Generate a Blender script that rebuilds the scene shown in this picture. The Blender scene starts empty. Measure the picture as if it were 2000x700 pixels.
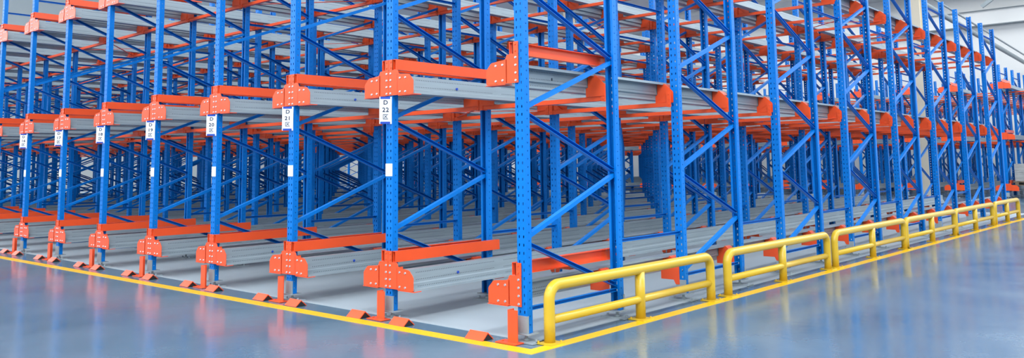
import bpy, bmesh, math, random
from mathutils import Vector, Matrix

random.seed(7)
SC = bpy.context.scene
COL = SC.collection

# ------------------------------------------------------------------ camera
cam_data = bpy.data.cameras.new('camera')
cam = bpy.data.objects.new('camera', cam_data)
COL.objects.link(cam)
cam_data.sensor_fit = 'HORIZONTAL'
cam_data.sensor_width = 36.0
cam_data.lens = 1566.742 / 2000 * 36
cam_data.shift_y = (156.5 - 350) / 2000
cam_data.clip_end = 300
RC = ((0.74889022, -0.65786461, 0.07985984), (0.66256107, 0.7456977, -0.07034039), (-0.01327684, 0.10558925, 0.99432119))
m = Matrix.Identity(4)
for i in range(3):
    m[i][0] = RC[i][0]; m[i][1] = RC[i][2]; m[i][2] = -RC[i][1]
m[0][3], m[1][3], m[2][3] = 3.91443, -4.51889, 1.28101
cam.matrix_world = m
SC.camera = cam

# ------------------------------------------------------------------ world, light, exposure
world = bpy.data.worlds.new('world')
SC.world = world
world.use_nodes = True
bg = world.node_tree.nodes['Background']
bg.inputs['Color'].default_value = (0.75, 0.85, 1.0, 1)
bg.inputs['Strength'].default_value = 0.4
SC.view_settings.view_transform = 'Standard'
SC.view_settings.look = 'None'
SC.view_settings.exposure = -1.02
SC.view_settings.gamma = 1.0
SC.view_settings.use_curve_mapping = False

HX0, HX1, HY0, HY1, HZ = -62.0, 17.0, -22.0, 45.0, 10.6      # the hall

def area(name, loc, direction, sx, sy, watts, col=(1, 1, 1)):
    l = bpy.data.lights.new(name, 'AREA')
    l.shape = 'RECTANGLE'; l.size = sx; l.size_y = sy; l.energy = watts; l.color = col
    o = bpy.data.objects.new(name, l)
    o.location = loc
    o.rotation_euler = Vector(direction).to_track_quat('-Z', 'Y').to_euler()
    COL.objects.link(o)
    return o

def strip_y(x, watts): area('roof_daylight_and_fill', (x, 11.5, HZ - 0.5), (0, 0, -1), 2.4, 62, watts, (0.93, 0.97, 1.0))
def strip_x(y, watts): area('roof_daylight_and_fill', (-22, y, HZ - 0.5), (0, 0, -1), 74, 2.4, watts, (0.93, 0.97, 1.0))
strip_x(-14.0, 9000)                                          # daylight through the roof lights over the aisles, plus added fill strips
strip_x(-5.0, 13000)
strip_x(9.0, 4000)  # added fill strip above the rack, lightens its upper levels
strip_x(21.4, 9000)
strip_x(33.0, 6500)  # added fill strip over the far rack, brightens the back wall
strip_x(42.2, 3200)  # added fill close to the back wall, brightens its upper part
strip_y(6.5, 9500)
area('front_window_daylight', (-22, HY0 + 0.25, 8.5), (0, 1, -0.02), 74, 3.0, 4500, (0.95, 0.98, 1.0))
area('left_window_daylight', (HX0 + 0.25, 11, 8.5), (1, 0, 0), 62, 3.0, 2000, (0.95, 0.98, 1.0))
area('right_window_daylight', (HX1 - 0.25, 11, 8.5), (-1, 0, -0.02), 62, 3.0, 3000, (0.95, 0.98, 1.0))

# ------------------------------------------------------------------ materials
def mat(name, base, rough=0.5, metal=0.0, noise=None, spec=0.5):
    mt = bpy.data.materials.new(name)
    mt.use_nodes = True
    nt = mt.node_tree
    b = nt.nodes['Principled BSDF']
    b.inputs['Base Color'].default_value = (*base, 1)
    b.inputs['Roughness'].default_value = rough
    b.inputs['Metallic'].default_value = metal
    b.inputs['Specular IOR Level'].default_value = spec
    if noise:
        scale, amt, stretch = noise
        tc = nt.nodes.new('ShaderNodeTexCoord')
        mp = nt.nodes.new('ShaderNodeMapping')
        mp.inputs['Scale'].default_value = stretch
        nz = nt.nodes.new('ShaderNodeTexNoise')
        nz.inputs['Scale'].default_value = scale
        nz.inputs['Detail'].default_value = 4
        cr = nt.nodes.new('ShaderNodeMix'); cr.data_type = 'RGBA'
        cr.inputs[6].default_value = (*[c * (1 - amt) for c in base], 1)
        cr.inputs[7].default_value = (*[min(1, c * (1 + amt)) for c in base], 1)
        nt.links.new(tc.outputs['Object'], mp.inputs['Vector'])
        nt.links.new(mp.outputs['Vector'], nz.inputs['Vector'])
        nt.links.new(nz.outputs['Fac'], cr.inputs[0])
        nt.links.new(cr.outputs[2], b.inputs['Base Color'])
    return mt

BLUE = mat('blue_paint', (0.0004, 0.168, 0.585), 0.36, 0, (3.0, 0.10, (1, 1, 1)), 0.2)
ORANGE = mat('orange_paint', (0.82, 0.088, 0.022), 0.28, 0, (4.0, 0.08, (1, 1, 1)), 0.4)
YELLOW = mat('yellow_paint', (0.62, 0.40, 0.022), 0.28, 0, (5.0, 0.05, (1, 1, 1)))
LINE = mat('yellow_line_paint', (0.82, 0.47, 0.008), 0.3, 0, (6.0, 0.1, (1, 1, 1)))
GALV = mat('galvanised_steel', (0.34, 0.395, 0.425), 0.42, 0.2, (7.0, 0.2, (1, 0.25, 3)))
BOLT = mat('zinc_bolt', (0.62, 0.64, 0.66), 0.35, 0.8)
WHITE = mat('white_sign', (0.86, 0.88, 0.9), 0.35)
SIGNBLUE = mat('sign_blue', (0.01, 0.06, 0.42), 0.35)
INK = mat('sign_ink', (0.015, 0.02, 0.06), 0.4)
WALL = mat('hall_wall_paint', (0.50, 0.52, 0.52), 0.7, 0, (0.3, 0.05, (1, 1, 1)))
WHITEWALL = mat('white_wall_paint', (0.84, 0.84, 0.82), 0.7)
CEIL = mat('hall_ceiling_sheet', (0.80, 0.80, 0.80), 0.7)
CREAM = mat('cream_steel', (0.78, 0.68, 0.52), 0.5)
GREY = mat('grey_pipe', (0.26, 0.30, 0.32), 0.5)
WRAP = mat('wrapped_goods', (0.34, 0.34, 0.33), 0.35, 0, (6.0, 0.5, (1, 1, 3)))
WOOD = mat('pallet_wood', (0.16, 0.12, 0.08), 0.7)
GLASS = mat('window_glass', (0.8, 0.9, 1.0), 0.1)

def floor_mat():
    mt = bpy.data.materials.new('blue_grey_epoxy')
    mt.use_nodes = True
    nt = mt.node_tree; L = nt.links; N = nt.nodes.new
    b = nt.nodes['Principled BSDF']
    tc = N('ShaderNodeTexCoord')
    n1 = N('ShaderNodeTexNoise'); n1.inputs['Scale'].default_value = 0.7; n1.inputs['Detail'].default_value = 7; n1.inputs['Roughness'].default_value = 0.65
    n2 = N('ShaderNodeTexNoise'); n2.inputs['Scale'].default_value = 26; n2.inputs['Detail'].default_value = 3
    L.new(tc.outputs['Object'], n1.inputs['Vector']); L.new(tc.outputs['Object'], n2.inputs['Vector'])
    r = N('ShaderNodeValToRGB')
    r.color_ramp.elements[0].position = 0.3; r.color_ramp.elements[0].color = (0.075, 0.135, 0.195, 1)
    r.color_ramp.elements[1].position = 0.7; r.color_ramp.elements[1].color = (0.115, 0.185, 0.25, 1)
    mx = N('ShaderNodeMix'); mx.data_type = 'RGBA'; mx.inputs[0].default_value = 0.16
    L.new(n1.outputs['Fac'], r.inputs['Fac']); L.new(r.outputs['Color'], mx.inputs[6]); L.new(n2.outputs['Color'], mx.inputs[7])
    hs = N('ShaderNodeMix'); hs.data_type = 'RGBA'; hs.blend_type = 'MULTIPLY'; hs.inputs[0].default_value = 0.0
    L.new(r.outputs['Color'], b.inputs['Base Color'])
    mr = N('ShaderNodeMapRange'); mr.inputs['From Min'].default_value = 0.3; mr.inputs['From Max'].default_value = 0.75
    mr.inputs['To Min'].default_value = 0.10; mr.inputs['To Max'].default_value = 0.26
    L.new(n1.outputs['Fac'], mr.inputs['Value']); L.new(mr.outputs['Result'], b.inputs['Roughness'])
    n3 = N('ShaderNodeTexNoise'); n3.inputs['Scale'].default_value = 9; n3.inputs['Detail'].default_value = 2
    L.new(tc.outputs['Object'], n3.inputs['Vector'])
    bp = N('ShaderNodeBump'); bp.inputs['Strength'].default_value = 0.05; bp.inputs['Distance'].default_value = 0.02
    L.new(n3.outputs['Fac'], bp.inputs['Height']); L.new(bp.outputs['Normal'], b.inputs['Normal'])
    b.inputs['Specular IOR Level'].default_value = 0.6
    return mt
EPOXY = floor_mat()
CONC = mat('bare_concrete', (0.33, 0.385, 0.42), 0.5, 0, (0.9, 0.12, (1, 1, 1)))

def rail_mat():
    """galvanised steel with two rows of punched dots along the web"""
    mt = mat('perforated_galvanised_steel', (0.31, 0.37, 0.405), 0.40, 0.2, (5.0, 0.22, (1, 0.3, 4)))
    nt = mt.node_tree; L = nt.links; N = nt.nodes.new
    b = nt.nodes['Principled BSDF']
    src = b.inputs['Base Color'].links[0].from_socket
    tc = N('ShaderNodeTexCoord'); sp = N('ShaderNodeSeparateXYZ'); L.new(tc.outputs['Object'], sp.inputs[0])
    def mth(op, a, c=None, d=None):
        n = N('ShaderNodeMath'); n.operation = op
        for i, v in enumerate((a, c, d)):
            if v is None: continue
            if isinstance(v, (int, float)): n.inputs[i].default_value = v
            else: L.new(v, n.inputs[i])
        return n.outputs[0]
    fy = mth('SUBTRACT', mth('FRACT', mth('MULTIPLY', sp.outputs['Y'], 1 / 0.021)), 0.5)
    fy2 = mth('POWER', mth('MULTIPLY', fy, 0.021), 2.0)
    masks = []
    for zc in (0.034, -0.026, -0.078):
        dz = mth('POWER', mth('SUBTRACT', sp.outputs['Z'], zc), 2.0)
        masks.append(mth('LESS_THAN', mth('ADD', fy2, dz), 0.0042 ** 2))
    al = mth('MAXIMUM', mth('MAXIMUM', masks[0], masks[1]), masks[2])
    # the punched pattern runs in stretches
    st = mth('GREATER_THAN', mth('FRACT', mth('MULTIPLY', sp.outputs['Y'], 0.9)), 0.12)
    al = mth('MULTIPLY', al, st)
    mx = N('ShaderNodeMix'); mx.data_type = 'RGBA'
    L.new(al, mx.inputs[0]); L.new(src, mx.inputs[6]); mx.inputs[7].default_value = (0.06, 0.075, 0.09, 1)
    L.new(mx.outputs[2], b.inputs['Base Color'])
    return mt
RAILM = rail_mat()

# ------------------------------------------------------------------ mesh helpers
class MB:
    def __init__(s): s.v = []; s.f = []
    def quadbox(s, c8):
        n = len(s.v); s.v += [tuple(c) for c in c8]
        for f in ((0, 3, 2, 1), (4, 5, 6, 7), (0, 1, 5, 4), (1, 2, 6, 5), (2, 3, 7, 6), (3, 0, 4, 7)):
            s.f.append(tuple(n + i for i in f))
        return s
    def box(s, x0, x1, y0, y1, z0, z1):
        return s.quadbox([(x0, y0, z0), (x1, y0, z0), (x1, y1, z0), (x0, y1, z0), (x0, y0, z1), (x1, y0, z1), (x1, y1, z1), (x0, y1, z1)])
    def bar(s, p, q, w, h, up=(0, 0, 1)):
        p, q = Vector(p), Vector(q); d = (q - p).normalized(); up = Vector(up)
        sd = d.cross(up).normalized(); u = sd.cross(d)
        a, b = sd * w / 2, u * h / 2
        return s.quadbox([p - a - b, p + a - b, q + a - b, q - a - b, p - a + b, p + a + b, q + a + b, q - a + b])
    def channel(s, p, q, w, h, t, side=(1, 0, 0)):
        """C-section bar from p to q, h across the web, w deep towards `side`"""
        p, q, sd = Vector(p), Vector(q), Vector(side)
        d = (q - p).normalized(); u = sd.cross(d).normalized() * h / 2
        prof = [(w, 1), (0, 1), (0, -1), (w, -1), (w, -1 + 2 * t / h), (t, -1 + 2 * t / h), (t, 1 - 2 * t / h), (w, 1 - 2 * t / h)]
        n = len(s.v)
        for e in (p, q):
            for a, b in prof: s.v.append(tuple(e + sd * a + u * b))
        k = len(prof)
        for i in range(k): s.f.append((n + i, n + (i + 1) % k, n + k + (i + 1) % k, n + k + i))
        for o in (0, k):
            for f in ((0, 1, 6, 7), (1, 2, 5, 6), (2, 3, 4, 5)): s.f.append(tuple(n + o + i for i in f))
        return s
    def prism(s, poly, y0, y1):
        """polygon in x,z extruded along y"""
        n = len(s.v); k = len(poly)
        for y in (y0, y1):
            for x, z in poly: s.v.append((x, y, z))
        s.f.append(tuple(range(n, n + k))); s.f.append(tuple(range(n + 2 * k - 1, n + k - 1, -1)))
        for i in range(k): s.f.append((n + i, n + k + i, n + k + (i + 1) % k, n + (i + 1) % k))
        return s
    def strip(s, line, t, y0, y1):
        """open polyline in x,z thickened by t, extruded along y"""
        pts = [Vector((a, b)) for a, b in line]; off = []
        for i, p in enumerate(pts):
            d1 = (pts[i] - pts[i - 1]).normalized() if i else (pts[1] - pts[0]).normalized()
            d2 = (pts[i + 1] - pts[i]).normalized() if i < len(pts) - 1 else d1
            n1 = Vector((-d1.y, d1.x)); n2 = Vector((-d2.y, d2.x))
            b = (n1 + n2).normalized(); off.append(p + b * t / max(0.4, b.dot(n1)))
        k = len(pts); n = len(s.v)
        for y in (y0, y1):
            for p in pts + off: s.v.append((p.x, y, p.y))
        m2 = 2 * k
        for i in range(k - 1):
            a = n + i; s.f.append((a, a + 1, a + m2 + 1, a + m2))
            c = n + k + i; s.f.append((c, c + m2, c + m2 + 1, c + 1))
            s.f.append((a, c, c + 1, a + 1)); s.f.append((a + m2, a + m2 + 1, c + m2 + 1, c + m2))
        s.f.append((n, n + m2, n + k + m2, n + k)); s.f.append((n + k - 1, n + 2 * k - 1, n + m2 + 2 * k - 1, n + m2 + k - 1))
        return s
    def cyl(s, p, q, r, seg=10, r2=None):
        p, q = Vector(p), Vector(q); d = (q - p).normalized()
        a = d.orthogonal().normalized(); b = d.cross(a); n = len(s.v); r2 = r if r2 is None else r2
        for e, rr in ((p, r), (q, r2)):
            for i in range(seg):
                t = 2 * math.pi * i / seg; s.v.append(tuple(e + a * rr * math.cos(t) + b * rr * math.sin(t)))
        for i in range(seg): s.f.append((n + i, n + (i + 1) % seg, n + seg + (i + 1) % seg, n + seg + i))
        s.f.append(tuple(range(n + seg - 1, n - 1, -1))); s.f.append(tuple(range(n + seg, n + 2 * seg)))
        return s
    def tube(s, path, r, seg=16):
        """tube along a path that stays in a vertical plane"""
        P = [Vector(p) for p in path]; n = len(s.v)
        span = (P[-1] - P[0]); span.z = 0
        side = span.normalized().cross(Vector((0, 0, 1)))
        for i, p in enumerate(P):
            d = (P[min(i + 1, len(P) - 1)] - P[max(i - 1, 0)]).normalized(); u = side.cross(d).normalized()
            for j in range(seg):
                t = 2 * math.pi * j / seg; s.v.append(tuple(p + side * r * math.cos(t) + u * r * math.sin(t)))
        for i in range(len(P) - 1):
            for j in range(seg):
                a = n + i * seg; s.f.append((a + j, a + (j + 1) % seg, a + seg + (j + 1) % seg, a + seg + j))
        s.f.append(tuple(range(n + seg - 1, n - 1, -1))); e = n + (len(P) - 1) * seg
        s.f.append(tuple(range(e, e + seg)))
        return s
    def add(s, o, mtx=None):
        n = len(s.v)
        s.v += [tuple(mtx @ Vector(p)) if mtx else p for p in o.v]
        s.f += [tuple(i + n for i in f) for f in o.f]
        return s
    def flipx(s):
        s.v = [(-x, y, z) for x, y, z in s.v]; s.f = [tuple(reversed(f)) for f in s.f]; return s
    def shift(s, x=0, y=0, z=0):
        s.v = [(a + x, b + y, c + z) for a, b, c in s.v]; return s
    def mesh(s, name, m, smooth=False):
        me = bpy.data.meshes.new(name)
        me.from_pydata(s.v, [], s.f)
        bm = bmesh.new(); bm.from_mesh(me); bmesh.ops.recalc_face_normals(bm, faces=bm.faces); bm.to_mesh(me); bm.free()
        for mm in (m if isinstance(m, (list, tuple)) else [m]): me.materials.append(mm)
        if smooth:
            for p in me.polygons: p.use_smooth = len(p.vertices) == 4
        return me

def link(name, me, parent=None, loc=(0, 0, 0), rz=0.0, **props):
    o = bpy.data.objects.new(name, me)
    o.location = loc; o.rotation_euler = (0, 0, rz)
    if parent is not None: o.parent = parent
    COL.objects.link(o)
    if 'category' in props and 'kind' not in props: o['kind'] = 'thing'
    for k, v in props.items(): o[k] = v
    return o
def empty(name, loc=(0, 0, 0), **props):
    o = link(name, None, None, loc, **props); o.empty_display_size = 0.1
    return o

# ------------------------------------------------------------------ layout (metres)
PITCH, DEP, GAP = 1.5, 1.25, 1.025
STEP = DEP + GAP
NR = 21                     # rows of frames, row 0 at the corner
NF = 8                      # frames one behind the other
LEV = (0.351, 1.995, 3.649)
LNAME = ('bottom', 'middle', 'top')
TOP = 4.34
ORD = ['first', 'second', 'third', 'fourth', 'fifth', 'sixth', 'seventh', 'eighth', 'ninth', 'tenth', 'eleventh', 'twelfth',
       'thirteenth', 'fourteenth', 'fifteenth', 'sixteenth', 'seventeenth', 'eighteenth', 'nineteenth', 'twentieth', 'twenty-first',
       'twenty-second', 'twenty-third', 'twenty-fourth', 'twenty-fifth', 'twenty-sixth', 'twenty-seventh', 'twenty-eighth']
def rowx(k): return -PITCH * k
def fy(j): return STEP * j
def row_name(k):
    return 'corner row' if k == 0 else '%s row from the corner' % ORD[k]
def post_name(k):
    return 'corner post' if k == 0 else '%s post from the corner' % ORD[k]

# ------------------------------------------------------------------ the hall
def struct(name, mb, m, **p):
    return link(name, mb.mesh(name, m), None, kind='structure', **p)
struct('floor', MB().box(HX0, HX1, HY0, HY1, -0.2, 0.0), EPOXY)
cm = MB(); 
cm.quadbox([(HX0, 0.06 - 0.004 * 60, 0.0), (0.05, 0.06, 0.0), (0.38, NF * STEP - 0.6, 0.0), (HX0, NF * STEP - 0.6, 0.0),
            (HX0, 0.06 - 0.004 * 60, 0.002), (0.05, 0.06, 0.002), (0.38, NF * STEP - 0.6, 0.002), (HX0, NF * STEP - 0.6, 0.002)])
struct('floor_concrete', cm, CONC)
lm = MB()
def linepoly(pts, z0=0.0, z1=0.003):
    lm.quadbox([(*p, z0) for p in pts] + [(*p, z1) for p in pts])
CO, CI = (0.285, -0.245), (0.185, -0.13)                   # outer and inner corner of the yellow line
linepoly([CO, CI, (-40.0, -0.13 - 0.92), (-40.0, -0.245 - 0.92)])
linepoly([CO, (0.72, 17.6), (0.62, 17.6), CI])
struct('trim_1', lm, LINE, label='yellow line painted on the floor around the racking')

t = 0.3
def wall_y(name, y0, y1):
    return struct(name, MB().box(HX0 - t, HX1 + t, y0, y1, 0, HZ), WHITEWALL)
wall_y('wall_back', HY1, HY1 + t)
mbw = MB(); mbw.box(HX0 - t, HX1 + t, HY0 - t, HY0, 0, 6.95).box(HX0 - t, HX1 + t, HY0 - t, HY0, 10.05, HZ).box(HX0 - t, HX0 + 3, HY0 - t, HY0, 6.95, 10.05).box(HX1 - 2, HX1 + t, HY0 - t, HY0, 6.95, 10.05)
struct('wall_front', mbw, WALL)
mbw = MB(); mbw.box(HX0 - t, HX0, HY0, HY1, 0, 6.95).box(HX0 - t, HX0, HY0, HY1, 10.05, HZ)
struct('wall_left', mbw, WALL)
mbw = MB(); mbw.box(HX1, HX1 + t, HY0, HY1, 0, 6.95).box(HX1, HX1 + t, HY0, HY1, 10.05, HZ)
struct('wall_right', mbw, WALL)
def window(n, ax, c, a0, a1):
    w = empty('window_%d' % n, (0, 0, 0), kind='structure')
    fr = MB(); k = int((a1 - a0) / 3)
    def bx(mb, p0, p1, z0, z1, q0, q1):
        if ax == 'y': mb.box(p0, p1, c + q0, c + q1, z0, z1)
        else: mb.box(c + q0, c + q1, p0, p1, z0, z1)
    for i in range(k + 1):
        p = a0 + (a1 - a0) * i / k; bx(fr, p - 0.04, p + 0.04, 6.95, 10.05, -0.05, 0.05)
    bx(fr, a0, a1, 6.95, 7.05, -0.05, 0.05); bx(fr, a0, a1, 9.95, 10.05, -0.05, 0.05); bx(fr, a0, a1, 8.46, 8.54, -0.05, 0.05)
    link('window_frame', fr.mesh('window_frame', WALL), w)
    g = MB(); bx(g, a0, a1, 6.95, 10.05, -0.01, 0.01)
    link('pane', g.mesh('pane', GLASS), w)
window(1, 'y', HY0 - 0.15, HX0 + 3, HX1 - 2)
window(2, 'x', HX0 - 0.15, HY0, HY1)
window(3, 'x', HX1 + 0.15, HY0, HY1)
cb = MB().box(HX0 - t, HX1 + t, HY0 - t, HY1 + t, HZ, HZ + 0.2)
struct('ceiling', cb, CEIL)
for y in range(int(HY0) + 6, int(HY1), 8):                  # roof rafters and purlins
    b_ = MB().box(HX0, HX1, y - 0.1, y + 0.1, HZ - 0.45, HZ - 0.2)
    struct('trim_2', b_, CEIL)
# rail beam on the back wall, grey brace, columns, high pipe
struct('trim_3', MB().box(HX0, HX1, HY1 - 0.35, HY1, 8.50, 9.29), WHITEWALL)
struct('beam_shade_strip', MB().box(HX0, HX1, HY1 - 0.5, HY1, 8.455, 8.50), GREY)  # dark strip stands in for the shadow under the wall beam
struct('trim_5', MB().box(HX0, HX1, HY1 - 0.5, HY1, 9.29, 9.32), GREY)
link('roof_brace', MB().bar((-5.1, 43.4, 9.3), (-3.4, 43.4, 10.5), 0.18, 0.18, (0, 1, 0)).mesh('roof_brace', GREY), None, kind='structure')
pp = MB().cyl((-3.05, 12, 6.62), (-3.05, 44.9, 5.85), 0.09, 16)
link('ventilation_pipe', pp.mesh('ventilation_pipe', GREY, True), None, label='grey pipe running high under the roof beyond the racking', category='pipe')
pp = MB().cyl((-2.85, 12, 6.83), (-2.85, 44.9, 6.06), 0.035, 10)
link('conduit', pp.mesh('conduit', GREY, True), None, label='thin grey conduit just above the high grey pipe', category='pipe')
for x in (-2.18, -14.2, -26.2, -38.2, -50.2):
    c = MB().box(x - 0.15, x + 0.15, 19.15, 19.18, 0, HZ).box(x - 0.15, x + 0.15, 19.42, 19.45, 0, HZ).box(x - 0.02, x + 0.02, 19.18, 19.42, 0, HZ)
    c.box(x - 0.22, x + 0.22, 19.08, 19.52, 0, 0.03)
    struct('column', c, CREAM)

# ------------------------------------------------------------------ post with punched holes
def plate_cells(mb, place, cols, z0, z1, pitch, hw, hh, edges, zoff=0.0):
    """sheet in (u,z): `cols` are hole columns; every cell carries one six-sided hole"""
    n = int((z1 - z0) / pitch)
    cw = 0.018
    us = sorted(edges)
    # plain strips between hole columns
    cur = us[0]
    for c in cols:
        if c - cw / 2 > cur: mb_quad(mb, place, cur, c - cw / 2, z0, z1)
        cur = c + cw / 2
    if us[-1] > cur: mb_quad(mb, place, cur, us[-1], z0, z1)
    for c in cols:
        a, b = c - cw / 2, c + cw / 2
        for i in range(n):
            za = z0 + i * pitch; zb = za + pitch; zm = (za + zb) / 2 + zoff
            o = [(a, za), (b, za), (b, zm), (b, zb), (a, zb), (a, zm)]
            h = [(c - hw * 0.7, zm - hh), (c + hw * 0.7, zm - hh), (c + hw, zm + hh * 0.3), (c + hw * 0.6, zm + hh), (c - hw * 0.6, zm + hh), (c - hw, zm + hh * 0.3)]
            k = len(mb.v)
            mb.v += [place(u, z) for u, z in o + h]
            for q in range(6):
                mb.f.append((k + q, k + (q + 1) % 6, k + 6 + (q + 1) % 6, k + 6 + q))
        if z0 + n * pitch < z1: mb_quad(mb, place, a, b, z0 + n * pitch, z1)
def mb_quad(mb, place, u0, u1, z0, z1):
    k = len(mb.v); mb.v += [place(u0, z0), place(u1, z0), place(u1, z1), place(u0, z1)]; mb.f.append((k, k + 1, k + 2, k + 3))

def post_mb(z0=0.067, z1=TOP, holes=True):
    """open-backed upright: face at y=0, back open towards +y"""
    mb = MB(); W, D = 0.0435, 0.062
    if holes:
        plate_cells(mb, lambda u, z: (u, 0.0, z), (-0.021, 0.021), z0, z1, 0.06, 0.0055, 0.0105, (-W, W))
        for sx in (-1, 1):
            plate_cells(mb, lambda u, z: (sx * W, u, z), (0.034,), z0, z1, 0.06, 0.005, 0.006, (0.0, D), 0.03)
    else:
        mb_quad(mb, lambda u, z: (u, 0.0, z), -W, W, z0, z1)
        for sx in (-1, 1): mb_quad(mb, lambda u, z: (sx * W, u, z), 0, D, z0, z1)
    for sx in (-1, 1):
        mb_quad(mb, lambda u, z: (u, D, z), sx * W, sx * 0.023, z0, z1)
        mb_quad(mb, lambda u, z: (sx * 0.023, u, z), D, D - 0.014, z0, z1)
    return mb
POST = post_mb(); ME_POST = POST.mesh('post', BLUE)
FOOT = MB().box(-0.049, 0.049, -0.006, -0.001, 0.065, 0.19).box(-0.049, -0.045, -0.001, 0.012, 0.065, 0.19).box(0.045, 0.049, -0.001, 0.012, 0.065, 0.19)
FOOT.box(-0.07, 0.07, -0.02, 0.10, 0.058, 0.065).cyl((0, 0.04, 0.01), (0, 0.04, 0.06), 0.012, 8).cyl((0, 0.04, 0.012), (0, 0.04, 0.026), 0.022, 6)
FOOT.box(-0.12, 0.12, -0.03, 0.11, 0.0025, 0.012).cyl((-0.095, 0.04, 0.012), (-0.095, 0.04, 0.03), 0.01, 6).cyl((0.095, 0.04, 0.012), (0.095, 0.04, 0.03), 0.01, 6)
ME_FOOT = FOOT.mesh('base_plate', GALV)
def brace_list(mirrored):
    zs = [0.25, 0.725, 1.205, 1.69, 2.17, 2.65, 3.13, 3.61, 4.05]
    out = []
    for i in range(len(zs) - 1):
        a_front = (i % 2 == 1) != mirrored
        ya, yb = (0.05, DEP - 0.05) if a_front else (DEP - 0.05, 0.05)
        out.append(((0, ya, zs[i] + 0.02), (0, yb, zs[i + 1] - 0.02)))
    return out
def brace_mb(p, q):
    # rising braces show their web on the +x side, falling ones their open side
    lo_, hi_ = (p, q) if p[2] < q[2] else (q, p)
    if hi_[1] > lo_[1]: return MB().channel((0.016, p[1], p[2]), (0.016, q[1], q[2]), 0.042, 0.032, 0.003, (-1, 0, 0))
    return MB().channel((-0.022, p[1], p[2]), (-0.022, q[1], q[2]), 0.042, 0.032, 0.003, (1, 0, 0))
BR = {mir: [brace_mb(*b).mesh('brace', BLUE) for b in brace_list(mir)] for mir in (False, True)}
ME_HBAR = [MB().channel((-0.014, 0.05, z), (-0.014, DEP - 0.05, z), 0.03, 0.027, 0.003, (1, 0, 0)).mesh('cross_bar', BLUE) for z in (0.232, 4.075)]
ROT180 = Matrix.Translation((0, DEP, 0)) @ Matrix.Rotation(math.pi, 4, 'Z')
def whole_frame(mir, second=False):
    mb = MB().add(POST).add(POST, ROT180)
    for b in brace_list(mir): mb.add(brace_mb(*b))
    for z in (0.232, 4.075): mb.channel((-0.014, 0.05, z), (-0.014, DEP - 0.05, z), 0.03, 0.027, 0.003, (1, 0, 0))
    nb = len(mb.f)
    mb.add(FOOT).add(FOOT, ROT180)
    me = mb.mesh('upright_frame', [BLUE, GALV])
    for i, p in enumerate(me.polygons): p.material_index = 1 if i >= nb else 0
    return me
ME_WHOLE = {mir: whole_frame(mir) for mir in (False, True)}
ME_STICK = MB().box(-0.043, 0.043, -0.005, -0.001, 1.2, 1.308).mesh('sticker', WHITE)
CAMXY = Vector((3.914, -4.519))
def detail(k, j):
    d = (Vector((rowx(k), fy(j))) - CAMXY).length
    return (j == 0 and k <= 8) or d < 12.2 or (k == 0)
for k in range(NR):
    for j in range(NF):
        mir = j > 0
        lab = 'blue braced upright frame, %s in depth, %s' % (ORD[j], row_name(k))
        x, y = rowx(k), fy(j)
        if not detail(k, j):
            link('upright_frame', ME_WHOLE[mir], None, (x, y, 0), label=lab, category='rack frame', group='blue upright frames of the near rack')
            continue
        e = empty('upright_frame', (x, y, 0), label=lab, category='rack frame', group='blue upright frames of the near rack')
        for r in (0, 1):
            p = link('post', ME_POST, e, (0, DEP if r else 0, 0), math.pi if r else 0)
            link('base_plate', ME_FOOT, p)
            if j == 0 and r == 0 and 1 <= k <= 8:
                link('sticker', ME_STICK, p, label='small blank white sticker')
        for me in BR[mir]: link('brace', me, e)
        for me in ME_HBAR: link('cross_bar', me, e)

# ------------------------------------------------------------------ shuttle rails
LEN = NF * STEP - GAP
def rail_mb(L, y0=0.0):
    # u points from the post into the lane
    return MB().strip([(0.118, 0.042), (0.118, 0.06), (0.19, 0.06), (0.19, -0.048), (0.215, -0.056), (0.215, -0.10), (0.325, -0.10), (0.325, -0.082)], 0.004, y0, L)
INNER = [(0.002, -0.098), (0.002, 0.120), (0.012, 0.124), (0.108, 0.122), (0.118, 0.116), (0.128, 0.092), (0.21, 0.05), (0.21, -0.098)]
OUTER = [(0.118, -0.09), (0.118, 0.086), (0.262, 0.072), (0.278, 0.066), (0.318, 0.024), (0.325, 0.012), (0.325, -0.09), (0.316, -0.098), (0.126, -0.098)]
def end_plate_mb():
    mb = MB().prism(INNER, -0.010, -0.005).prism(OUTER, -0.014, -0.009)
    mb.box(0.13, 0.334, -0.014, 0.07, -0.106, -0.10)      # bottom flange, runs on past the plate
    mb.box(0.118, 0.123, -0.014, 0.05, -0.098, 0.086)
    return mb
def bolts_mb():
    mb = MB()
    for u, z in [(0.026, 0.094), (0.026, 0.036), (0.026, -0.022), (0.026, -0.08)]:
        mb.cyl((u, -0.010, z), (u, -0.0165, z), 0.0105, 8, 0.008)
    for u, z in [(0.155, 0.047), (0.225, 0.045), (0.155, -0.072), (0.225, -0.074)]:
        mb.cyl((u, -0.014, z), (u, -0.0205, z), 0.0105, 8, 0.008)
    return mb
def gusset_mb(level, rear):
    lo = -0.165 if level == 0 else -0.135
    fr = [(0.01, lo), (0.01, -0.035), (0.02, -0.02), (0.092, 0.044), (0.106, 0.051), (0.183, 0.051), (0.183, -0.052), (0.205, -0.062), (0.205, lo)]
    if level == 0 and rear:
        lo = -0.13; fr = [(u, max(z, lo)) for u, z in fr]
    elif level == 0:
        fr = [(0.01, lo - 0.04)] + fr[1:] + [(0.07, lo), (0.05, lo - 0.04)]
    mb = MB().prism(fr, -0.005, 0.0)
    mb.box(0.178, 0.183, 0, 0.11, -0.05, 0.05).box(0.05, 0.205, 0, 0.11, lo, lo + 0.005)
    mb.prism([(0.05, 0.007), (0.092, 0.044), (0.106, 0.051), (0.183, 0.051), (0.183, 0.046), (0.108, 0.046), (0.094, 0.039), (0.05, 0.0)], 0, 0.11)
    return mb
def gusset_y():
    ys = []
    for j in range(NF):
        ys.append((fy(j) - 0.005, False)); ys.append((fy(j) + DEP - 0.125, True))
    return ys[1:]
GY = gusset_y()
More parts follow.
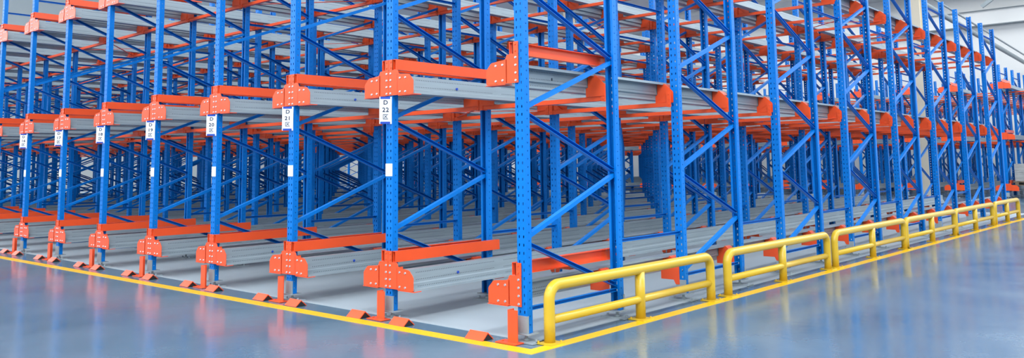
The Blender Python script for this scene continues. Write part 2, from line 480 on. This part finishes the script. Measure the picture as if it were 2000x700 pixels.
def side(mb, s): return mb.flipx() if s < 0 else mb
# s=+1: rail stands on the +x side of its row (lane towards the corner), s=-1: on the -x side
ME_RAIL = {s: side(rail_mb(LEN), s).mesh('shuttle_rail', RAILM) for s in (1, -1)}
ME_CAP = {s: side(MB().cyl((0.19, 0.63, -0.015 if s else 0), (0.203, 0.63, -0.015), 0.012, 8), s).mesh('end_cap', SIGNBLUE) for s in (1, -1)}
ME_END = {s: side(end_plate_mb(), s).mesh('end_plate', ORANGE) for s in (1, -1)}
ME_BOLT = {s: side(bolts_mb(), s).mesh('bolts', BOLT) for s in (1, -1)}
ME_GUS = {(s, l, r): side(gusset_mb(l, r), s).mesh('gusset', ORANGE) for s in (1, -1) for l in (0, 1) for r in (False, True)}
def gus_all(s, l):
    mb = MB()
    for y, rear in GY: mb.add(gusset_mb(l, rear).shift(y=y))
    return side(mb, s).mesh('gussets', ORANGE)
ME_GALL = {(s, l): gus_all(s, l) for s in (1, -1) for l in (0, 1)}
SIDE = {1: 'right', -1: 'left'}
for k in range(NR):
    for s in (1, -1):
        if k == 0 and s == 1: continue
        if k == NR - 1 and s == -1: continue
        for l in range(3):
            lab = 'galvanised shuttle rail, %s level, %s side of %s' % (LNAME[l], SIDE[s], row_name(k))
            r = link('shuttle_rail', ME_RAIL[s], None, (rowx(k), 0, LEV[l]), label=lab, category='rail', group='galvanised shuttle rails of the near rack')
            ep = link('end_plate', ME_END[s], r, label='orange painted end plate with bolts')
            if k <= 9: link('bolts', ME_BOLT[s], ep, kind='stuff')
            if k <= 4 and l < 2: link('end_cap', ME_CAP[s], r, label='small dark cap on the web')
            gl = 0 if l == 0 else 1
            if k <= 2:
                for y, rear in GY: link('gusset', ME_GUS[(s, gl, rear)], r, (0, y, 0))
            else:
                link('gussets', ME_GALL[(s, gl)], r, kind='stuff')

# ------------------------------------------------------------------ guide beams above the front frame
def guide_mb():
    mb = MB().channel((0.092, -0.006, 0.17), (0.092, 1.30, 0.17), 0.042, 0.092, 0.004, (-1, 0, 0))
    mb.box(0.05, 0.092, 1.296, 1.30, 0.125, 0.215)
    return mb
def clip_mb():
    mb = MB().box(0.002, 0.056, -0.010, -0.004, 0.124, 0.216)
    mb.box(0.05, 0.056, -0.010, 0.03, 0.124, 0.216)
    for z in (0.145, 0.195): mb.cyl((0.03, -0.01, z), (0.03, -0.016, z), 0.009, 8, 0.007)
    return mb
ME_GUIDE = {s: side(guide_mb(), s).mesh('guide_beam', ORANGE) for s in (1, -1)}
ME_CLIP = {s: side(clip_mb(), s).mesh('clip', ORANGE) for s in (1, -1)}
for k in range(NR):
    for s in (1, -1):
        if (k == 0 and s == 1) or (k == NR - 1 and s == -1): continue
        for l in range(3):
            nm = post_name(k)
            g = link('guide_beam', ME_GUIDE[s], None, (rowx(k), 0, LEV[l]), label='orange guide beam, %s level, %s side of the front %s' % (LNAME[l], SIDE[s], nm),
                     category='beam', group='orange guide beams along the front')
            if k <= 10: link('clip', ME_CLIP[s], g)

# ------------------------------------------------------------------ cross beams carrying the rails
def xbeam_mb():
    mb = MB(); L = PITCH - 0.1
    # beam hangs between the row's post (x=0) and the next one (x=-PITCH)
    mb.channel((-0.05, 0.0, -0.155), (-PITCH + 0.05, 0.0, -0.155), 0.045, 0.040, 0.004, (0, 1, 0))
    return mb
def conn_mb():
    mb = MB().box(-0.05, -0.046, 0, 0.055, -0.18, -0.03).box(-0.05, -0.004, -0.006, 0.0, -0.18, -0.03)
    mb.quadbox([(-0.05, 0.01, -0.132), (-0.05, 0.014, -0.132), (-0.05, 0.014, -0.05), (-0.05, 0.01, -0.05), (-0.16, 0.01, -0.132), (-0.16, 0.014, -0.132), (-0.052, 0.014, -0.05), (-0.052, 0.01, -0.05)])
    for z in (-0.155, -0.105, -0.055): mb.cyl((-0.027, -0.006, z), (-0.027, -0.011, z), 0.008, 6)
    return mb
XB = xbeam_mb(); CN = conn_mb(); CN2 = MB().add(conn_mb()).flipx().shift(x=-PITCH)
ME_XB = XB.mesh('cross_beam', ORANGE)
ME_CN = CN.mesh('connector', ORANGE); ME_CN2 = CN2.mesh('connector', ORANGE)
XB_ALL = MB().add(XB).add(CN).add(CN2)
ME_XBALL = XB_ALL.mesh('cross_beam', ORANGE)
xy = []
for j in range(NF):
    if j > 0: xy.append((2 * j, fy(j) - 0.06))
    xy.append((2 * j + 1, fy(j) + DEP - 0.12))
spots = []
for k in range(NR - 1):
    for line, y in xy:
        for l in (1, 2):
            d = (Vector((rowx(k) - 0.75, y)) - CAMXY).length
            # top beams right in front of the lens are above the picture
            spots.append((d + (3.0 if l == 2 and d < 9 else 0), k, line, y, l))
spots.sort()
rest = MB()
for i, (d, k, line, y, l) in enumerate(spots):
    loc = (rowx(k), y, LEV[l])
    if i >= 300:
        rest.add(XB, Matrix.Translation(loc)); continue
    lab = 'orange cross beam, %s level, %s post line, left of %s' % (LNAME[l], ORD[line], row_name(k))
    if i < 70:
        b = link('cross_beam', ME_XB, None, loc, label=lab, category='beam', group='orange cross beams under the rails')
        link('connector', ME_CN, b); link('connector', ME_CN2, b)
    else:
        link('cross_beam', ME_XBALL, None, loc, label=lab, category='beam', group='orange cross beams under the rails')
link('distant_cross_beams', rest.mesh('distant_cross_beams', ORANGE), None, kind='stuff', label='orange cross beams deep in the near rack, too far to count', category='beams')
# thin plan bracing rods under the rails, one crossed pair in every third lane
for n_, (k, j, l) in enumerate([(1, 1, 1), (1, 1, 2), (3, 2, 1), (3, 1, 2), (5, 1, 1), (5, 2, 2), (0, 3, 1), (0, 4, 2), (0, 5, 2), (2, 3, 2), (7, 1, 2), (7, 2, 1)]):
    x0, x1 = rowx(k) - 0.05, rowx(k + 1) + 0.05
    y0, y1 = fy(j) - GAP - 0.02, fy(j) - 0.02
    z = LEV[l] - 0.135
    rd = MB().bar((x0, y0, z), (x1, y1, z), 0.03, 0.006)
    rd2 = MB().bar((x0, y1, z + 0.008), (x1, y0, z + 0.008), 0.03, 0.006)
    e = empty('plan_bracing', ((x0 + x1) / 2, (y0 + y1) / 2, z), label='thin orange crossed bracing, %s level, %s gap deep, left of %s' % (LNAME[l], ORD[j - 1], row_name(k)), category='bracing')
    for q in (rd, rd2):
        q.shift(-(x0 + x1) / 2, -(y0 + y1) / 2, -z); link('rod', q.mesh('rod', ORANGE), e)

# ------------------------------------------------------------------ blue tie bars between frames
ME_TIE = MB().channel((-0.014, DEP - 0.035, 0), (-0.014, STEP + 0.035, 0), 0.03, 0.027, 0.003, (1, 0, 0)).mesh('tie_bar', BLUE)
for k in range(NR):
    for j in range(NF - 1):
        for z, nm in ((0.63, 'low'), (3.255, 'high')):
            link('tie_bar', ME_TIE, None, (rowx(k), fy(j), z), label='blue tie bar, %s, between %s and %s frames, %s' % (nm, ORD[j], ORD[j + 1], row_name(k)),
                 category='tie bar', group='blue tie bars joining frames in depth')

# ------------------------------------------------------------------ bay signs
def text_mesh(s, size, name):
    cu = bpy.data.curves.new(name, 'FONT'); cu.body = s; cu.size = size; cu.align_x = 'CENTER'; cu.align_y = 'CENTER'
    cu.offset = 0.0014; cu.space_character = 1.12; cu.extrude = 0.0008; cu.resolution_u = 3
    ob = bpy.data.objects.new(name, cu); COL.objects.link(ob)
    dg = bpy.context.evaluated_depsgraph_get(); dg.update()
    me = bpy.data.meshes.new_from_object(ob.evaluated_get(dg)); 
    bpy.data.objects.remove(ob); bpy.data.curves.remove(cu)
    me.transform(Matrix.Rotation(math.pi / 2, 4, 'X') @ Matrix.Diagonal((1.02, 1, 1, 1)))
    me.materials.clear(); me.materials.append(INK)
    return me
ME_D = text_mesh('D', 0.053, 'letter')
ME_BOARD = MB().box(-0.053, 0.053, -0.003, 0.003, -0.118, 0.118).mesh('bay_sign', WHITE)
ME_BAND = [MB().box(-0.045, 0.040, -0.0042, -0.003, z0, z1).mesh('band', SIGNBLUE) for z0, z1 in ((0.098, 0.118), (-0.118, -0.098))]
ME_HOLD = MB().box(0.040, 0.053, 0.003, 0.020, -0.06, 0.06).mesh('holder', GALV)
def qu_mb():
    """the character for 'zone': open frame with a cross inside"""
    w, y = 0.0055, -0.0048
    mb = MB()
    mb.box(-0.024, 0.024, y, -0.003, 0.019, 0.019 + w).box(-0.024, -0.024 + w, y, -0.003, -0.024, 0.024).box(-0.024, 0.025, y, -0.003, -0.024, -0.024 + w)
    for a, b in (((-0.011, 0.013), (0.016, -0.014)), ((0.013, 0.014), (-0.014, -0.014))):
        d = Vector((b[0] - a[0], b[1] - a[1])).normalized(); n = Vector((-d.y, d.x)) * w / 2
        c = [(a[0] + n.x, a[1] + n.y), (b[0] + n.x, b[1] + n.y), (b[0] - n.x, b[1] - n.y), (a[0] - n.x, a[1] - n.y)]
        mb.prism(c, y, -0.003)
    return mb
ME_QU = qu_mb().mesh('character', INK)
for k in range(1, 9):
    n = 23 - k
    dx = 0.005
    e = link('bay_sign', ME_BOARD, None, (rowx(k) + dx, -0.047, 1.768), math.radians(52), label='white bay sign with blue bands reading D %d, %s counted from the corner' % (n, ORD[k - 1]), category='sign', group='bay signs along the front posts')
    for me in ME_BAND: link('band', me, e, label='blue band')
    link('holder', ME_HOLD, e, label='thin metal clip holding the sign to the post')
    link('letter', ME_D, e, (0, -0.0035, 0.066))
    link('number', text_mesh(str(n), 0.053, 'number'), e, (0, -0.0035, 0.002))
    link('character', ME_QU, e, (0, 0, -0.056)).scale = (0.9, 1, 0.9)

# ------------------------------------------------------------------ floor protectors along the front
ME_PLATE = MB().box(-0.046, 0.046, -0.004, 0.004, 0.008, 0.238).box(-0.046, -0.038, 0.0, 0.06, 0.008, 0.238)
ME_PLATE = ME_PLATE.mesh('plate', ORANGE)
ME_PBASE = MB().box(-0.13, 0.065, -0.05, 0.06, 0.003, 0.010).cyl((-0.10, 0.0, 0.010), (-0.10, 0.0, 0.018), 0.009, 6).mesh('base_plate', ORANGE)
def chevron_mb():
    t_ = 0.006; h = 0.058; w = 0.062; L = 0.092
    mb = MB()
    poly = [(-w, 0.003), (0, h), (w, 0.003), (w - 0.009, 0.003), (0, h - 0.009), (-w + 0.009, 0.003)]
    n = len(mb.v)
    for x in (-L, L):
        for y, z in poly: mb.v.append((x, y, z))
    for i in range(6): mb.f.append((n + i, n + (i + 1) % 6, n + 6 + (i + 1) % 6, n + 6 + i))
    for o in (0, 6):
        mb.f.append((n + o, n + o + 1, n + o + 4, n + o + 5)); mb.f.append((n + o + 1, n + o + 2, n + o + 3, n + o + 4))
    return mb
STOP_SHADE = mat('stop_shade_black', (0.012, 0.012, 0.014), 0.6)  # near-black filler colour imitates the shade inside the bent floor stops
ME_SHADE_FILL = MB()
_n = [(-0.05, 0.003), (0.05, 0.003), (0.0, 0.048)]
ME_SHADE_FILL.v = [(x, y, z) for x in (-0.089, 0.089) for y, z in _n]
ME_SHADE_FILL.f = [(0, 1, 2), (5, 4, 3), (0, 3, 4, 1), (1, 4, 5, 2), (2, 5, 3, 0)]
ME_SHADE_FILL = ME_SHADE_FILL.mesh('shade_fill', STOP_SHADE)
ME_CHEV = chevron_mb().mesh('floor_stop', ORANGE)
for k in range(0, 9):
    x = rowx(k); y = -0.085 - 0.008 * 1.5 * k * 0.4
    nm = 'the ' + post_name(k)
    e = empty('protector_plate', (x + 0.0 if k == 0 else x - 0.008, y + 0.01, 0), label='upright flat orange protector plate in front of %s' % nm, category='protector', group='orange protector plates along the front')
    if k == 0: e.location.x = -0.03
    link('plate', ME_PLATE, e); link('base_plate', ME_PBASE, e)
    for s in (1, -1):
        if k == 0 and s == 1: continue
        xx = x + (0.29 if s > 0 else -0.27) - (0.07 if k == 0 else 0)
        c_ = link('floor_stop', ME_CHEV, None, (xx, y - 0.02, 0), label='bent orange floor stop %s of the protector plate at %s' % (SIDE[s], nm), category='floor stop', group='orange floor stops along the yellow line')
        link('shade_fill', ME_SHADE_FILL, c_, label='added dark fill standing in for shade under the bent plate')

# ------------------------------------------------------------------ yellow guard rails
GU = [(0.09, 2.42), (2.75, 5.20), (5.43, 8.02), (8.10, 10.66), (10.72, 13.32), (13.50, 15.57)]
def gx(y): return 0.175 + 0.0225 * y
for n_, (y0, y1) in enumerate(GU):
    yc = (y0 + y1) / 2
    c = Vector((gx(yc), yc, 0))
    def P(y, z): return Vector((gx(y), y, z)) - c
    e = empty('guard_rail', c, label='yellow tubular floor guard rail, %s of six counted from the corner post' % ORD[n_], category='guard rail', group='yellow guard rails along the right face')
    R_, H = 0.10, 0.408
    path = [P(y0, 0.012), P(y0, 0.15), P(y0, H - R_)]
    for i in range(1, 9):
        a = math.pi / 2 * i / 8; path.append(P(y0 + R_ * (1 - math.cos(a)), H - R_ + R_ * math.sin(a)))
    for i in range(0, 9):
        a = math.pi / 2 * (1 - i / 8); path.append(P(y1 - R_ * (1 - math.cos(a)), H - R_ + R_ * math.sin(a)))
    path += [P(y1, 0.15), P(y1, 0.012)]
    link('hoop', MB().tube(path, 0.041, 20).mesh('hoop', YELLOW, True), e)
    link('mid_rail', MB().cyl(P(y0, 0.165), P(y1, 0.165), 0.031, 18).mesh('mid_rail', YELLOW, True), e)
    link('middle_post', MB().cyl(P(yc, 0.012), P(yc, H - 0.02), 0.041, 20).mesh('middle_post', YELLOW, True), e)
    for y in (y0, yc, y1):
        p = P(y, 0)
        bp = MB().box(p.x - 0.075, p.x + 0.075, p.y - 0.075, p.y + 0.075, 0.003, 0.012)
        for sx in (-1, 1): bp.cyl((p.x + sx * 0.058, p.y + 0.058 * sx, 0.012), (p.x + sx * 0.058, p.y + 0.058 * sx, 0.024), 0.008, 6)
        link('base_plate', bp.mesh('base_plate', YELLOW), e)

# ------------------------------------------------------------------ the second rack across the aisle behind
FX, FY, FN, FF = 1.6, 25.5, 28, 8
FLEN = FF * STEP - GAP
ME_FRAIL = {s: side(rail_mb(FLEN), s).mesh('shuttle_rail', RAILM) for s in (1, -1)}
far_x = MB()
for k in range(FN):
    x = FX - PITCH * k
    rn = '%s row from far rack right end' % ORD[k]
    for j in range(FF):
        link('upright_frame', ME_WHOLE[j > 0], None, (x, FY + fy(j), 0), label='blue upright frame, %s in depth, %s' % (ORD[j], rn), category='rack frame', group='blue upright frames of the far rack')
        if k < FN - 1:
            for l in (1, 2):
                for y in ([fy(j) - 0.06] if j else []) + [fy(j) + DEP - 0.12]:
                    far_x.add(XB, Matrix.Translation((x, FY + y, LEV[l])))
    for s in (1, -1):
        if (k == 0 and s == 1) or k > 23: continue
        for l in range(3):
            r = link('shuttle_rail', ME_FRAIL[s], None, (x, FY, LEV[l]), label='galvanised rail, orange end plate, %s level, %s side, %s' % (LNAME[l], SIDE[s], rn), category='rail', group='galvanised shuttle rails of the far rack')
            link('end_plate', ME_END[s], r, label='orange painted end plate')
            if k < 8: link('guide_beam', ME_GUIDE[s], None, (x, FY, LEV[l]), label='orange guide beam, %s level, %s side, %s' % (LNAME[l], SIDE[s], rn), category='beam', group='orange guide beams of the far rack')
link('far_rack_cross_beams', far_x.mesh('far_rack_cross_beams', ORANGE), None, kind='stuff', label='orange cross beams within the far rack, too distant to count', category='beams')
# wrapped load standing on the far rack's lowest rails
e = empty('wrapped_load', (-0.65, FY + 0.65, LEV[0] + 0.064), label='grey film-wrapped pallet load on the bottom rails of the far rack', category='pallet load')
pm = MB()
for yy in (-0.45, 0.0, 0.45): pm.box(-0.6, 0.6, yy - 0.05, yy + 0.05, 0, 0.02).box(-0.6, 0.6, yy - 0.05, yy + 0.05, 0.10, 0.12)
for xx in (-0.5, 0, 0.5): pm.box(xx - 0.05, xx + 0.05, -0.5, 0.5, 0.02, 0.10)
for xx in range(-5, 6, 2): pm.box(xx * 0.11 - 0.05, xx * 0.11 + 0.05, -0.5, 0.5, 0.12, 0.135)
link('pallet', pm.mesh('pallet', WOOD), e)
for a in range(3):
    for b in range(2):
        bm_ = MB().box(-0.55 + a * 0.37, -0.55 + a * 0.37 + 0.36, -0.45, 0.45, 0.135 + b * 0.28, 0.135 + b * 0.28 + 0.275)
        link('carton', bm_.mesh('carton', WRAP), e)
